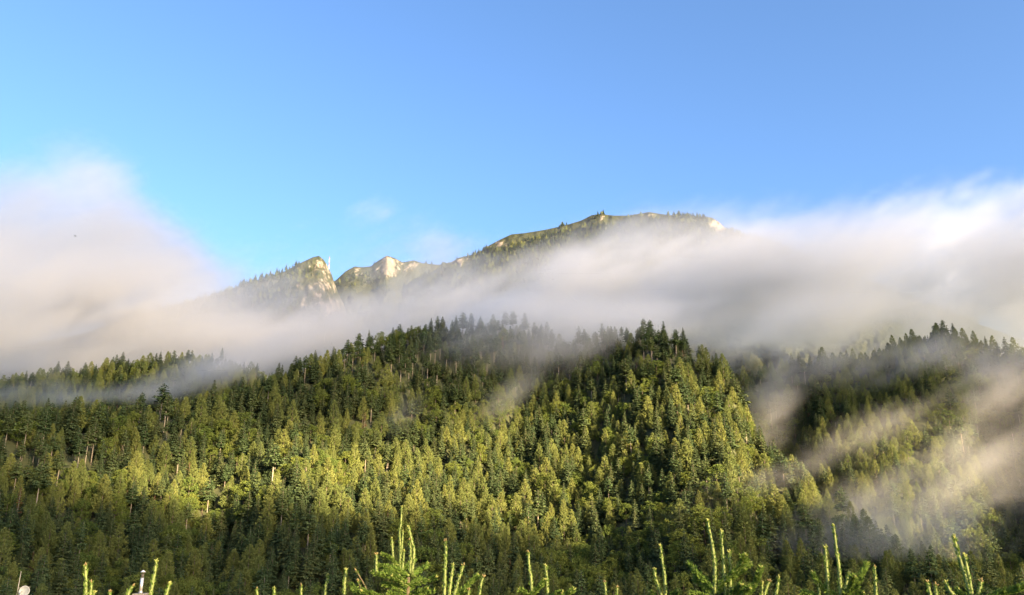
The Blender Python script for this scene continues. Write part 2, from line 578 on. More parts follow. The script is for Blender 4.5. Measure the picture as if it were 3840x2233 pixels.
def broadleaf(H, R, zb, nclump, per):
    """beech-like crown: overlapping leaf clumps over a dome"""
    mb = MB()
    cz = H * (zb + 1) / 2
    hz = H * (1 - zb) / 2
    for k in range(nclump):
        v = rvec()
        v.z = v.z * 0.9 + 0.18
        sc = random.uniform(0.62, 1.0)
        c = Vector((v.x * R * sc, v.y * R * sc, cz + v.z * hz * sc))
        cr = random.uniform(0.16, 0.30) * R
        nrm = Vector((v.x / R, v.y / R, v.z / hz)).normalized()
        for q in range(per):
            w = rvec()
            if w.dot(nrm) < -0.2: w = -w
            p = c + Vector((w.x, w.y, w.z * 0.62)) * cr * random.uniform(0.6, 1.05)
            d = (w + rvec() * 0.9 + Vector((0, 0, 0.1))).normalized()
            l = random.uniform(0.32, 0.62)
            tri_leaf(mb, p, d, l, l * 0.75, d.cross((w + Vector((0, 0, 0.8)) + rvec() * 0.6)).normalized())
    return mb


PROTO_COL = bpy.data.collections.new("tree_kinds")     # not linked: only referenced
KINDS = {}
proto_index = {}


def register(kind, variant, H, trunk, crown, m_trunk, m_crown):
    tm = trunk.mesh(f"{kind}_trunk_mesh", [m_trunk])
    cm = crown.mesh(f"{kind}_crown_mesh", [m_crown])
    j = MB()
    j.add(trunk.v, trunk.f, 0, True)
    j.add(crown.v, crown.f, 1, False)
    jm = j.mesh(f"{kind}_whole_mesh", [m_trunk, m_crown])
    name = f"p{len(proto_index):02d}"
    ob = bpy.data.objects.new(name, jm)
    PROTO_COL.objects.link(ob)
    proto_index[(kind, variant)] = len(proto_index)
    KINDS.setdefault(kind, []).append((H, tm, cm))


for v in range(5):
    H = 24.0
    register('spruce', v, H, trunk_mb(H, 0.30), conifer(H, random.uniform(3.9, 5.2), random.uniform(0.06, 0.16), 0.42, 9, 0.85, 1.9), M['bark'], M['spruce'])
for v in range(5):
    H = 22.0
    register('larch', v, H, trunk_mb(H, 0.26), feathery(H, random.uniform(4.6, 6.0), random.uniform(0.10, 0.20), 4400), M['bark'], M['larch'])
for v in range(5):
    H = 16.0
    register('beech', v, H, trunk_mb(H, 0.28, 0.7), broadleaf(H, random.uniform(4.2, 5.4), random.uniform(0.08, 0.18), 72, 46), M['bark'], M['beech'])
for v in range(4):
    H = 26.0
    register('pine', v, H, trunk_mb(H, 0.30, 0.97, 0.01), conifer(H, random.uniform(2.8, 3.6), random.uniform(0.42, 0.58), 0.25, 7, 0.8, 2.2, 0.6, 0.4), M['bark_pale'], M['pine'])
for v in range(2):
    H = 20.0
    register('dead', v, H, trunk_mb(H, 0.24), conifer(H, 2.0, 0.2, 0.35, 6, 1.1, 1.5, 0.9, 0.4), M['bark_pale'], M['dead'])


# ------------------------------------------------------------------ scattering
def scatter(G, n, dmin, keep=None):
    """points on a hillside grid, at least dmin apart on plan"""
    a, b, c, d = G[:-1, :-1], G[:-1, 1:], G[1:, 1:], G[1:, :-1]
    e1, e2 = (c - a)[..., :2], (d - b)[..., :2]
    area = np.abs(e1[..., 0] * e2[..., 1] - e1[..., 1] * e2[..., 0]) / 2
    area3 = np.linalg.norm(np.cross(c - a, d - b), axis=-1) / 2
    w = (0.7 * area + 0.3 * area3).ravel(); w = w / w.sum()
    ci = rng.choice(w.size, n, p=w)
    i, j = np.unravel_index(ci, area.shape)
    s, t = rng.random(n)[:, None], rng.random(n)[:, None]
    P = (a[i, j] * (1 - s) + b[i, j] * s) * (1 - t) + (d[i, j] * (1 - s) + c[i, j] * s) * t
    if keep is not None:
        P = P[keep(P)]
    cell = {}
    out = []
    for k, p in enumerate(P):
        kx, ky = int(p[0] // dmin), int(p[1] // dmin)
        ok = True
        for ax in (-1, 0, 1):
            for ay in (-1, 0, 1):
                for q in cell.get((kx + ax, ky + ay), ()):
                    if (P[q, 0] - p[0]) ** 2 + (P[q, 1] - p[1]) ** 2 < dmin * dmin:
                        ok = False; break
                if not ok: break
            if not ok: break
        if ok:
            cell.setdefault((kx, ky), []).append(k)
            out.append(k)
    return P[out]


def in_view(P, m=260):
    vx, vy = project(P + np.array([0, 0, 20.0]))
    return (vx > -m) & (vx < 2519 + m)


PA = scatter(GA, 26000, 6.5, in_view)
PB = scatter(GB, 15000, 6.3, in_view)
PC = scatter(GC, 8000, 6.2, in_view)
near = np.concatenate([PA, PB, PC])
hill = np.concatenate([np.zeros(len(PA)), np.ones(len(PB)), np.full(len(PC), 2)])

vx, vy = project(near)
n1 = vnoise(near[:, 0] / 60, near[:, 1] / 60, 71, 3)
n2 = vnoise(near[:, 0] / 45 + 9, near[:, 1] / 45, 72, 3)
u = rng.random(len(near))
# share of each kind, by place on the slope
w_beech = np.clip(0.20 + 0.9 * n2, 0.02, 0.8)
w_beech *= np.where(vy < 1000, 0.45, 1.0)
w_larch = np.clip(0.42 + 0.7 * n1, 0.05, 0.9) * np.where((hill == 0) & (vy < 1020) & (vx < 1700), 0.5, 1.0)
w_larch = np.where((hill == 1) & (vx > 2030) & (vx < 2300), 1.6, w_larch)
w_spruce = np.full(len(near), 0.38)
pine_spot = (gauss(vx, 130, 110) * gauss(vy, 1150, 45) + gauss(vx, 350, 80) * gauss(vy, 1045, 30) + gauss(vx, 1040, 110) * gauss(vy, 912, 35) + gauss(vx, 1500, 200) * gauss(vy, 860, 30))
w_pine = 0.10 + 2.2 * pine_spot
W = np.stack([w_spruce, w_larch, w_beech, w_pine], 1)
W = W / W.sum(1, keepdims=True)
cum = np.cumsum(W, 1)
kind_i = (u[:, None] > cum).sum(1).clip(0, 3)
KN = ['spruce', 'larch', 'beech', 'pine', 'dead']
dead = rng.random(len(near)) < 0.008
kind_i[dead] = 4
nv = np.array([len(KINDS[k]) for k in KN])
var_i = (rng.random(len(near)) * nv[kind_i]).astype(int)
sz = np.clip(rng.normal(1.0, 0.22, len(near)), 0.5, 1.45) * np.array([0.98, 0.98, 1.05, 1.0, 0.88])[kind_i]
sz *= np.where((hill == 1) & (vx > 2030) & (vx < 2300), 0.8, 1.0)
wd = sz * np.clip(rng.normal(1.1, 0.13, len(near)), 0.75, 1.45)
stand = (pine_spot > 0.3) & (hill == 0) & (vx < 1250)
sz = np.minimum(np.where(stand & (kind_i != 3), sz * 0.6, np.where(stand, sz * 1.12, sz)), 1.32)
wd = np.where(stand & (kind_i != 3), wd * 0.7, wd)
rot = rng.random(len(near)) * 6.283

# apparent size decides which of each kind are built one by one
Hk = np.array([KINDS[k][0][0] for k in KN])
topv = project(near + np.stack([0 * sz, 0 * sz, Hk[kind_i] * sz], -1))
dist = np.linalg.norm(near - np.array([0, 0, CAM_Z]), axis=1)
app = Hk[kind_i] * sz / dist
seen = (topv[0] > 5) & (topv[0] < 2514) & (topv[1] < 1445) & (hill < 2)
indiv = np.zeros(len(near), bool)
for k in range(5):
    c = np.where(seen & (kind_i == k))[0]
    c = c[np.argsort(-app[c])][: (300 if k < 4 else 40)]
    indiv[c] = True

LABELS = {
    'spruce': ("dark drooping spruce", "spruce"),
    'larch': ("pale feathery larch", "larch"),
    'beech': ("round-crowned leafy beech", "beech"),
    'pine': ("long-trunked high-crowned pine", "pine"),
    'dead': ("rust-brown dead spruce", "dead spruce"),
}
FOOT = [(60, "the satellite dish"), (215, "the bud-tipped young spruce"), (345, "the metal flue"), (560, "the bent pale leader"), (700, "the four short tips"), (850, "the cane-like leader"),
        (1000, "the bushy young spruce"), (1130, "the bare straight leader"), (1320, "the thick-needled leader"), (1500, "the two blunt tips"), (1630, "the two-pronged leader"),
        (1770, "the twin leaders"), (2060, "the brown-budded leader"), (2160, "the single upright tip"), (2350, "the leaning thick leader")]
BAND = [(350, "below the bare pine stand"), (560, "below the low end of the crest"), (800, "below the rising crest"), (1050, "below the main crest"), (1250, "below the misty crest"),
        (1450, "beside the shallow gully"), (1640, "on the middle spur"), (1830, "on the middle spur's misty flank"), (9999, "at the mouth of the misty gully")]


def zone(k):
    x, y = topv[0][k], topv[1][k]
    if hill[k] == 1:
        if y > 1275: return "at the misty foot of the hillside past the gully"
        return "on the rounded knoll past the gully" if x < 2330 else "behind the rounded knoll past the gully"
    if y > 1275:
        return "in the shaded wood beyond " + min(FOOT, key=lambda q: abs(q[0] - x))[1]
    w = [b for a, b in BAND if x < a][0]
    return ("in the sunlit band " if y > 1060 else "high up ") + w


for k in np.where(indiv)[0]:
    kd = KN[kind_i[k]]
    H, tm, cm = KINDS[kd][var_i[k]]
    e = link(f"{kd}_tree" if kd != 'dead' else "dead_spruce_tree", None)
    e.location = near[k]
    e.rotation_euler = (0, 0, float(rot[k]))
    e.scale = (float(wd[k]), float(wd[k]), float(sz[k]))
    lab, cat = LABELS[kd]
    rel = sz[k] / np.array([0.98, 0.98, 1.05, 1.0, 0.88])[kind_i[k]]
    size = "small" if rel < 0.85 else "tall" if rel > 1.15 else "middling"
    girth = wd[k] / sz[k]
    size += " slender" if girth < 1.02 else " broad" if girth > 1.2 else ""
    zn = zone(k)
    tag(e, f"{size} {lab} {zn}", cat, f"{cat} trees {zn}")
    link("trunk", tm, e)
    link("crown", cm, e)


def stuff_forest(name, P, pick, rz, sc, label, cat):
    me = bpy.data.meshes.new(name)
    me.from_pydata(P.tolist(), [], [])
    for an, ty, arr, key in (("pick", 'INT', pick.astype(np.int32), "value"), ("spin", 'FLOAT_VECTOR', rz.astype(np.float32), "vector"), ("size", 'FLOAT_VECTOR', sc.astype(np.float32), "vector")):
        a = me.attributes.new(an, ty, 'POINT')
        a.data.foreach_set(key, arr.ravel())
    o = link(name, me)
    tag(o, label, cat, None, "stuff")
    ng = bpy.data.node_groups.new(name + "_nodes", 'GeometryNodeTree')
    ng.interface.new_socket("Geometry", in_out='INPUT', socket_type='NodeSocketGeometry')
    ng.interface.new_socket("Geometry", in_out='OUTPUT', socket_type='NodeSocketGeometry')
    N, L = ng.nodes, ng.links
    gi, go = N.new("NodeGroupInput"), N.new("NodeGroupOutput")
    ci = N.new("GeometryNodeCollectionInfo")
    ci.inputs['Collection'].default_value = PROTO_COL
    ci.inputs['Separate Children'].default_value = True
    ci.inputs['Reset Children'].default_value = True
    ip = N.new("GeometryNodeInstanceOnPoints")
    ip.inputs['Pick Instance'].default_value = True

    def named(nm, ty):
        q = N.new("GeometryNodeInputNamedAttribute"); q.data_type = ty; q.inputs['Name'].default_value = nm
        return q
    a, b, c = named("pick", 'INT'), named("spin", 'FLOAT_VECTOR'), named("size", 'FLOAT_VECTOR')
    er = N.new("FunctionNodeEulerToRotation")
    L.new(b.outputs['Attribute'], er.inputs[0])
    L.new(gi.outputs[0], ip.inputs['Points'])
    L.new(ci.outputs[0], ip.inputs['Instance'])
    L.new(a.outputs['Attribute'], ip.inputs['Instance Index'])
    L.new(er.outputs[0], ip.inputs['Rotation'])
    L.new(c.outputs['Attribute'], ip.inputs['Scale'])
    L.new(ip.outputs[0], go.inputs[0])
    mod = o.modifiers.new("trees", 'NODES'); mod.node_group = ng
    return o


rest = ~indiv
pick = np.array([proto_index[(KN[a], b)] for a, b in zip(kind_i, var_i)])
stuff_forest("forest", near[rest], pick[rest], np.stack([0 * rot, 0 * rot, rot], 1)[rest], np.stack([wd, wd, sz], 1)[rest],
             "dense mixed conifer and beech forest covering the hillsides below the mist", "forest")

# far woods on the mountains
far_P = []
for G, n, dm, rk, lim in ((GP, 26000, 6.5, rockP, 800), (GR, 9000, 7.5, rockR, 720), (GM, 60000, 7.0, rockM, 800)):
    def keep(P, rk=rk, lim=lim):
        x, y = project(P)
        thin = vnoise(P[:, 0] / 90, P[:, 1] / 90 + P[:, 2] / 60, 81, 3)
        ok = (x > -60) & (x < 2580) & (y < lim) & (rk(x, y) < 0.28)
        bare = (G is GM) & (x < 1640) & (y < np.interp(x, [1100, 1260, 1430, 1560, 1640], [655, 600, 560, 548, 536]))
        bare_r = (G is GR)
        return ok & np.where(bare, thin > 0.22, np.where(bare_r, thin > 0.15, thin > -0.55)) & ~((G is GP) & (x > 735) & (y < 662))
    far_P.append(scatter(G, n, dm, keep))
far_P = np.concatenate(far_P)
nf = len(far_P)
fk = np.where(rng.random(nf) < 0.75, 0, 1)
fv = rng.integers(0, 5, nf)
fs = np.clip(rng.normal(0.68, 0.14, nf), 0.35, 1.0)
stuff_forest("mountain_forest", far_P, np.array([proto_index[(KN[a], b)] for a, b in zip(fk, fv)]), np.stack([np.zeros(nf), np.zeros(nf), rng.random(nf) * 6.283], 1),
             np.stack([fs * 1.15, fs * 1.15, fs], 1), "far spruce wood clinging to the mountain slopes above the mist", "forest")
#print("TREES near", len(near), "indiv", indiv.sum(), "far", nf)

# ------------------------------------------------------------------ low cloud drifting round the mountain
VOX = 8.0
BX0, BX1, BY0, BY1, BZ0, BZ1 = -1300.0, 1300.0, 780.0, 2060.0, 60.0, 900.0
NX, NY, NZ = int((BX1 - BX0) / VOX) + 1, int((BY1 - BY0) / VOX) + 1, int((BZ1 - BZ0) / VOX) + 1


def fbm3(shape, slope, seed, stretch=(1, 1, 1), kmin=2.0, along=None):
    r = np.random.default_rng(seed)
    w = np.fft.rfftn(r.standard_normal(shape).astype(np.float32))
    kx = np.fft.fftfreq(shape[0])[:, None, None] * stretch[0]
    ky = np.fft.fftfreq(shape[1])[None, :, None] * stretch[1]
    kz = np.fft.rfftfreq(shape[2])[None, None, :] * stretch[2]
    if along is None:
        k = np.sqrt(kx ** 2 + ky ** 2 + kz ** 2)
    else:                                   # drawn out along the drift
        d = np.array(along[:3]) / np.linalg.norm(along[:3])
        kp = kx * d[0] + ky * d[1] + kz * d[2]
        k = np.sqrt(np.maximum(kx ** 2 + ky ** 2 + kz ** 2 - kp ** 2, 0) + (along[3] * kp) ** 2)
    k0 = kmin / max(shape)
    w *= (k ** 2 + k0 ** 2) ** (-slope / 2)
    n = np.fft.irfftn(w, shape)
    return ((n - n.mean()) / n.std()).astype(np.float32)


# puffs: view x, view y, distance, half-width and half-height (view px), half-depth (m), weight, lean
PUFFS = [
    # the long bank between the near ridge and the mountains
    (330, 850, 1450, 280, 65, 180, 1.1, 0.0), (560, 872, 1420, 230, 50, 160, 0.85, 0.1), (790, 850, 1420, 220, 52, 160, 0.85, 0.15),
    (990, 795, 1450, 220, 58, 160, 0.9, 0.15), (1190, 755, 1480, 220, 68, 170, 1.0, 0.15), (1390, 725, 1460, 220, 78, 190, 1.15, 0.15),
    (1580, 698, 1450, 220, 85, 190, 1.25, 0.12), (1790, 700, 1420, 230, 88, 190, 1.3, 0.0), (620, 780, 1500, 200, 50, 120, 0.36, 0.1), (1000, 710, 1550, 200, 40, 110, 0.34, 0.1), (2030, 715, 1400, 240, 98, 190, 1.35, 0.0),
    (2280, 715, 1380, 260, 120, 180, 1.3, 0.05), (2560, 700, 1350, 280, 140, 180, 1.3, 0.05),
    (1480, 775, 1150, 200, 50, 90, 0.8, 0.1), (1760, 785, 1130, 230, 55, 90, 1.0, 0.05), (2040, 795, 1180, 230, 55, 90, 1.0, 0.05), (1250, 775, 1200, 200, 40, 90, 0.75, 0.1),
    (2290, 790, 1220, 220, 55, 90, 1.1, 0.0), (2520, 800, 1180, 200, 65, 90, 1.15, 0.0),
    (1610, 598, 1600, 160, 42, 110, 0.58, 0.05), (1450, 620, 1650, 110, 34, 110, 0.36, 0.4),
    # left cloud
    (-60, 790, 1350, 280, 120, 190, 1.4, 0.05), (180, 750, 1400, 260, 110, 190, 1.3, 0.05), (60, 650, 1450, 280, 110, 170, 1.1, 0.0), (340, 800, 1420, 160, 70, 150, 0.95, -0.1), (50, 855, 1300, 250, 62, 130, 1.5, 0.0),
    (300, 600, 1500, 190, 95, 150, 0.9, -0.35), (255, 470, 1520, 95, 90, 120, 0.66, -0.2), (90, 500, 1520, 110, 80, 120, 0.6, 0.1), (430, 680, 1500, 90, 60, 110, 0.5, -0.4),
    # right cloud
    (2250, 610, 1500, 290, 95, 150, 0.5, 0.1), (2530, 600, 1450, 230, 120, 150, 0.52, 0.0), (2180, 530, 1550, 190, 90, 120, 0.36, 0.2), (2420, 500, 1550, 190, 90, 120, 0.33, 0.1),
    # thin veil against the sky
    (740, 600, 1800, 150, 60, 110, 0.31, 0.2), (1050, 590, 1800, 160, 55, 110, 0.31, -0.1), (910, 520, 1800, 110, 50, 90, 0.26, 0.1),
    # thin veil before the peaks
    (600, 720, 1750, 320, 100, 170, 0.31, 0.0), (1000, 670, 1800, 300, 65, 170, 0.31, 0.0), (1480, 600, 1800, 300, 60, 150, 0.28, 0.05), (1850, 620, 1750, 260, 70, 150, 0.32, 0.0),
    # spilling over the near crest
    (1250, 775, 890, 200, 42, 60, 0.75, 0.0), (1380, 850, 830, 380, 75, 90, 0.24, 0.0), (2150, 900, 920, 300, 60, 80, 0.24, 0.0), (1400, 810, 900, 90, 55, 50, 0.75, 0.3), (1560, 790, 870, 190, 40, 50, 0.7, 0.1), (1330, 880, 870, 40, 45, 30, 0.5, 0.5),
    (1080, 795, 870, 180, 34, 45, 0.6, 0.15), (1480, 850, 850, 170, 40, 40, 0.42, 0.2), (1700, 870, 830, 90, 40, 40, 0.40, 0.3),
    # in the gully
    (1860, 850, 960, 120, 60, 60, 0.75, 0.5), (1900, 920, 920, 80, 75, 50, 0.5, 0.5), (1890, 1010, 840, 70, 60, 40, 0.40, 0.6), (1880, 1110, 760, 70, 55, 35, 0.32, 0.6),
    # over the right-hand slope
    (2330, 870, 930, 110, 40, 45, 0.5, 0.3), (2450, 930, 880, 100, 70, 45, 0.55, 0.5), (2250, 900, 950, 110, 34, 40, 0.42, 0.3),
    (2540, 1150, 660, 130, 65, 60, 0.5, 0.3), (2400, 1220, 630, 200, 80, 60, 0.36, 0.35), (2180, 1240, 610, 230, 75, 60, 0.34, 0.3), (2280, 1310, 570, 230, 60, 50, 0.38, 0.2),
    (1900, 1170, 620, 150, 45, 45, 0.42, 0.4), (1720, 1230, 570, 120, 42, 40, 0.40, 0.5), (1560, 1280, 545, 140, 50, 35, 0.32, 0.3), (2000, 1330, 545, 190, 40, 40, 0.36, 0.1),
    (2430, 1350, 550, 170, 50, 40, 0.38, 0.2), (2150, 1070, 800, 170, 60, 50, 0.36, 0.4), (2380, 1080, 760, 150, 60, 50, 0.36, 0.4),
    # wisps on the near slope
    (1000, 1005, 690, 60, 55, 30, 0.30, 0.6), (1255, 965, 760, 80, 60, 35, 0.30, 0.7), (1180, 830, 860, 120, 26, 30, 0.42, 0.2), (1560, 900, 790, 90, 26, 25, 0.38, 0.4),
    (430, 945, 960, 90, 26, 40, 0.62, 0.35), (260, 975, 880, 130, 16, 30, 0.45, 0.05), (60, 960, 900, 130, 20, 35, 0.45, 0.1), (560, 890, 1050, 90, 34, 50, 0.7, 0.35),
    (510, 925, 940, 80, 28, 45, 0.6, 0.35), (610, 890, 980, 110, 38, 60, 0.65, 0.35), (720, 850, 1020, 120, 42, 60, 0.65, 0.35),
    # low over the left-hand wood
    (520, 905, 1000, 90, 28, 50, 0.75, 0.3), (640, 870, 1150, 120, 35, 60, 0.85, 0.3), (380, 960, 900, 110, 16, 35, 0.5, 0.1), (120, 985, 860, 160, 15, 30, 0.45, 0.05), (120, 885, 1080, 170, 26, 60, 0.6, 0.1),
    (-60, 905, 1050, 160, 30, 60, 0.7, 0.1),
]


def vapour_field(lo, dims, vox, puffs, gain, seed):
    """thickness of the cloud on a grid: soft puffs torn by billows and by wisps drawn out along the drift"""
    nx, ny, nz = dims
    gx_ = (np.arange(nx, dtype=np.float32) * vox + lo[0])[:, None, None]
    gy_ = (np.arange(ny, dtype=np.float32) * vox + lo[1])[None, :, None]
    gz_ = (np.arange(nz, dtype=np.float32) * vox + lo[2])[None, None, :]
    f = np.zeros(dims, np.float32)
    for (px, py, d, rw, rh, rd, wt, lean) in puffs:
        c = at(px, py, d)
        s = K / F_PX * d
        rx, rz, ry = rw * s, rh * s, rd
        m = 2.3
        i0, i1 = max(0, int((c[0] - m * rx - lo[0]) / vox)), min(nx, int((c[0] + m * rx - lo[0]) / vox) + 2)
        j0, j1 = max(0, int((c[1] - m * ry - lo[1]) / vox)), min(ny, int((c[1] + m * ry - lo[1]) / vox) + 2)
        hz = m * (rz + abs(lean) * rx)
        k0, k1 = max(0, int((c[2] - hz - lo[2]) / vox)), min(nz, int((c[2] + hz - lo[2]) / vox) + 2)
        if i1 <= i0 or j1 <= j0 or k1 <= k0: continue
        dx = (gx_[i0:i1] - c[0])
        q = (dx / rx) ** 2 + ((gy_[:, j0:j1] - c[1]) / ry) ** 2 + ((gz_[:, :, k0:k1] - c[2] - lean * dx) / rz) ** 2
        g = wt * np.exp(-q)
        t = f[i0:i1, j0:j1, k0:k1]
        f[i0:i1, j0:j1, k0:k1] = np.maximum(t, g) * 0.75 + 0.25 * (t + g)
    n_a = fbm3(dims, 2.35, seed, (1.0, 1.0, 1.5), 5.0)
    n_b = fbm3(dims, 1.75, seed + 1, (1, 1, 1), 9.0, (0.88, 0.1, 0.46, 3.2))
    for kz in range(nz):                      # billows lean with the drift
        n_a[:, :, kz] = np.roll(n_a[:, :, kz], int(kz * 0.9), 0)
    den = f * (1.0 + 0.34 * n_a + 0.46 * n_b) - 0.12 + 0.03 * n_b
    den = np.clip(den, 0, None)
    den = den * np.clip(den / 0.35, 0.15, 1.0)
    den[:2] = 0; den[-2:] = 0; den[:, :2] = 0; den[:, -2:] = 0; den[:, :, :2] = 0; den[:, :, -2:] = 0
    return den * gain




def vapour_mat(name, colour, g):
    m, nt, out = new_mat(name)
    vp = nt.nodes.new("ShaderNodeVolumePrincipled")
    vp.inputs['Color'].default_value = colour
    vp.inputs['Density'].default_value = 1.0
    vp.inputs['Density Attribute'].default_value = "density"
    vp.inputs['Anisotropy'].default_value = g
    nt.links.new(vp.outputs[0], out.inputs['Volume'])
    return m


VAPOUR = vapour_mat("cloud_vapour", (0.93, 0.945, 0.965, 1), 0.48)
SHADE_VAPOUR = vapour_mat("shade_cloud_vapour", (0.97, 0.97, 0.98, 1), 0.0)  # for the added cloud that only casts shade from out of view


def vapour(name, den, lo, vox, label, cm=VAPOUR):
    """one drifting cloud: a grid of vapour thickness turned into a fog volume"""
    NX, NY, NZ = den.shape
    me = bpy.data.meshes.new(name)
    me.vertices.add(NX * NY * NZ)
    a = me.attributes.new("thickness", 'FLOAT', 'POINT')
    a.data.foreach_set("value", np.ascontiguousarray(den.transpose(2, 1, 0), dtype=np.float32).ravel())
    cloud = link(name, me)
    tag(cloud, label, "cloud", None, "stuff")
    ng = bpy.data.node_groups.new(name + "_nodes", 'GeometryNodeTree')
    ng.interface.new_socket("Geometry", in_out='INPUT', socket_type='NodeSocketGeometry')
    ng.interface.new_socket("Geometry", in_out='OUTPUT', socket_type='NodeSocketGeometry')
    N, L = ng.nodes, ng.links
    gi, go = N.new("NodeGroupInput"), N.new("NodeGroupOutput")
    pos = N.new("GeometryNodeInputPosition")
    sep = N.new("ShaderNodeSeparateXYZ")
    L.new(pos.outputs[0], sep.inputs[0])

    def mth(op, a, b=None, c=None):
        q = N.new("ShaderNodeMath"); q.operation = op
        for i, s in enumerate((a, b, c)):
            if s is None: continue
            if isinstance(s, (int, float)): q.inputs[i].default_value = s
            else: L.new(s, q.inputs[i])
        return q.outputs[0]

    ix = [mth('ROUND', mth('DIVIDE', mth('SUBTRACT', sep.outputs[i], float(b)), vox)) for i, b in enumerate(lo)]
    ix = [mth('MINIMUM', mth('MAXIMUM', s, 0.0), float(n - 1)) for s, n in zip(ix, (NX, NY, NZ))]
    lin = mth('MULTIPLY_ADD', mth('MULTIPLY_ADD', ix[2], float(NY), ix[1]), float(NX), ix[0])
    fi = N.new("FunctionNodeFloatToInt"); L.new(lin, fi.inputs[0])
    na = N.new("GeometryNodeInputNamedAttribute"); na.data_type = 'FLOAT'; na.inputs['Name'].default_value = "thickness"
    si = N.new("GeometryNodeSampleIndex"); si.data_type = 'FLOAT'; si.domain = 'POINT'
    L.new(gi.outputs[0], si.inputs['Geometry']); L.new(na.outputs['Attribute'], si.inputs['Value']); L.new(fi.outputs[0], si.inputs['Index'])
    vc = N.new("GeometryNodeVolumeCube")
    L.new(si.outputs[0], vc.inputs['Density'])
    vc.inputs['Min'].default_value = lo
    vc.inputs['Max'].default_value = (lo[0] + (NX - 1) * vox, lo[1] + (NY - 1) * vox, lo[2] + (NZ - 1) * vox)
    vc.inputs['Resolution X'].default_value = NX
    vc.inputs['Resolution Y'].default_value = NY
    vc.inputs['Resolution Z'].default_value = NZ
    sm = N.new("GeometryNodeSetMaterial"); sm.inputs['Material'].default_value = cm
    L.new(vc.outputs[0], sm.inputs[0]); L.new(sm.outputs[0], go.inputs[0])
    mod = cloud.modifiers.new("vapour", 'NODES'); mod.node_group = ng
    return cloud


FAR = [q for q in PUFFS if q[2] >= 1000]
NEAR = [q[:6] + (q[6] * 1.55, q[7]) for q in PUFFS if q[2] < 1000]
vapour("cloud_bank", vapour_field((BX0, BY0, BZ0), (NX, NY, NZ), VOX, FAR, 0.0125, 5), (BX0, BY0, BZ0), VOX,
       "grey-white low cloud lying in long banks between the near crest and the mountains")
nlo, nv_ = (-720.0, 480.0, -20.0), 4.5
vapour("hillside_mist", vapour_field(nlo, (330, 130, 76), nv_, NEAR, 0.0125, 15), nlo, nv_,
       "thin torn wisps of mist clinging to the forested near slopes and gully")

# unseen cloud added behind the camera, shaped to shade all but the sunlit band


def sun_edge(pts, lift):
    e = []
    for x, y in pts:
        G, U, V = (GA, UA, VA) if x < 1830 else (GB, UB, VB)
        j = int(np.argmin(np.abs(U[0] - x))); i = int(np.argmin(np.abs(V[:, j] - y)))
        p = G[i, j]
        e.append((float(p[0] * T_H.x + p[1] * T_H.y), float(p[2] + lift - (p[0] * S_H.x + p[1] * S_H.y) * TANE)))
    e.sort()
    return np.array(e)


e_lo = sun_edge(((-400, 1275), (0, 1275), (300, 1290), (700, 1305), (1100, 1315), (1500, 1330), (1780, 1345), (2050, 1400), (2350, 1440)), 10)
e_hi = sun_edge(((-400, 1185), (0, 1180), (300, 1145), (500, 1095), (900, 1090), (1300, 1040), (1700, 960), (2100, 930), (2400, 1010)), 8)
CV = 20.0
clo = (-600.0, -1700.0, 60.0)
cnx, cny, cnz = 116, 126, 68
X, Y, Z = np.meshgrid(np.arange(cnx) * CV + clo[0], np.arange(cny) * CV + clo[1], np.arange(cnz) * CV + clo[2], indexing='ij')
s_ = X * S_H.x + Y * S_H.y
w_ = X * T_H.x + Y * T_H.y
eta = Z - s_ * TANE
slab = np.clip(1 - ((s_ - 760) / 170) ** 2, 0, 1) * np.clip((1500 - np.abs(w_)) / 150, 0, 1)
lo_e = np.interp(w_, e_lo[:, 0], e_lo[:, 1]); hi_e = np.interp(w_, e_hi[:, 0], e_hi[:, 1])
nn = fbm3((cnx, cny, cnz), 2.2, 9, (1, 1, 1), 4.0)
lower = np.clip((lo_e - eta + nn * 7) / 26 + 0.5, 0, 1) * np.interp(eta, [-190, -130, 12, 45], [0.0, 0.36, 0.36, 1.0])
upper = np.clip((eta - hi_e + nn * 12) / 60 + 0.5, 0, 1) * np.interp(eta, [450, 640, 1030, 1140], [1.0, 0.6, 0.5, 0.0])
OD_LO, OD_HI = 2.3, 1.8
dens = slab * (lower * OD_LO + upper * OD_HI) / 230.0 * np.clip(1 + 0.3 * nn, 0.3, 2)
dens[:1] = 0; dens[-1:] = 0; dens[:, :1] = 0; dens[:, -1:] = 0; dens[:, :, :1] = 0; dens[:, :, -1:] = 0
vapour("shade_cloud", dens, clo, CV, "unseen cloud added behind the viewer to shade the slopes", SHADE_VAPOUR)

# ------------------------------------------------------------------ foreground: tops of young spruces in front of the camera
M['shoot_stem'] = noisy("young_shoot_bark", (0.13, 0.18, 0.05), (0.22, 0.26, 0.085), 40, 0.7, 0.2, 4, 0, 'Object', 0.002)
M['twig'] = noisy("brown_twig", (0.085, 0.068, 0.04), (0.15, 0.12, 0.07), 40, 0.85, 0.2, 4, 0, 'Object', 0.002)
M['needle'] = foliage("fresh_needles", (0.085, 0.155, 0.032), (0.125, 0.205, 0.044), (0.18, 0.26, 0.06), 0.35, 0.8)
M['bud'] = noisy("buds", (0.16, 0.20, 0.045), (0.26, 0.27, 0.07), 60, 0.7, 0.1, 3, 0, 'Object', 0.002)
M['bud_brown'] = noisy("brown_buds", (0.13, 0.10, 0.04), (0.20, 0.16, 0.06), 60, 0.8, 0.1, 3, 0, 'Object', 0.002)
FG_MATS = [M['shoot_stem'], M['needle'], M['bud'], M['twig'], M['bud_brown']]


def src(px, py, d): return Vector(at(px / K, py / K, d).tolist())


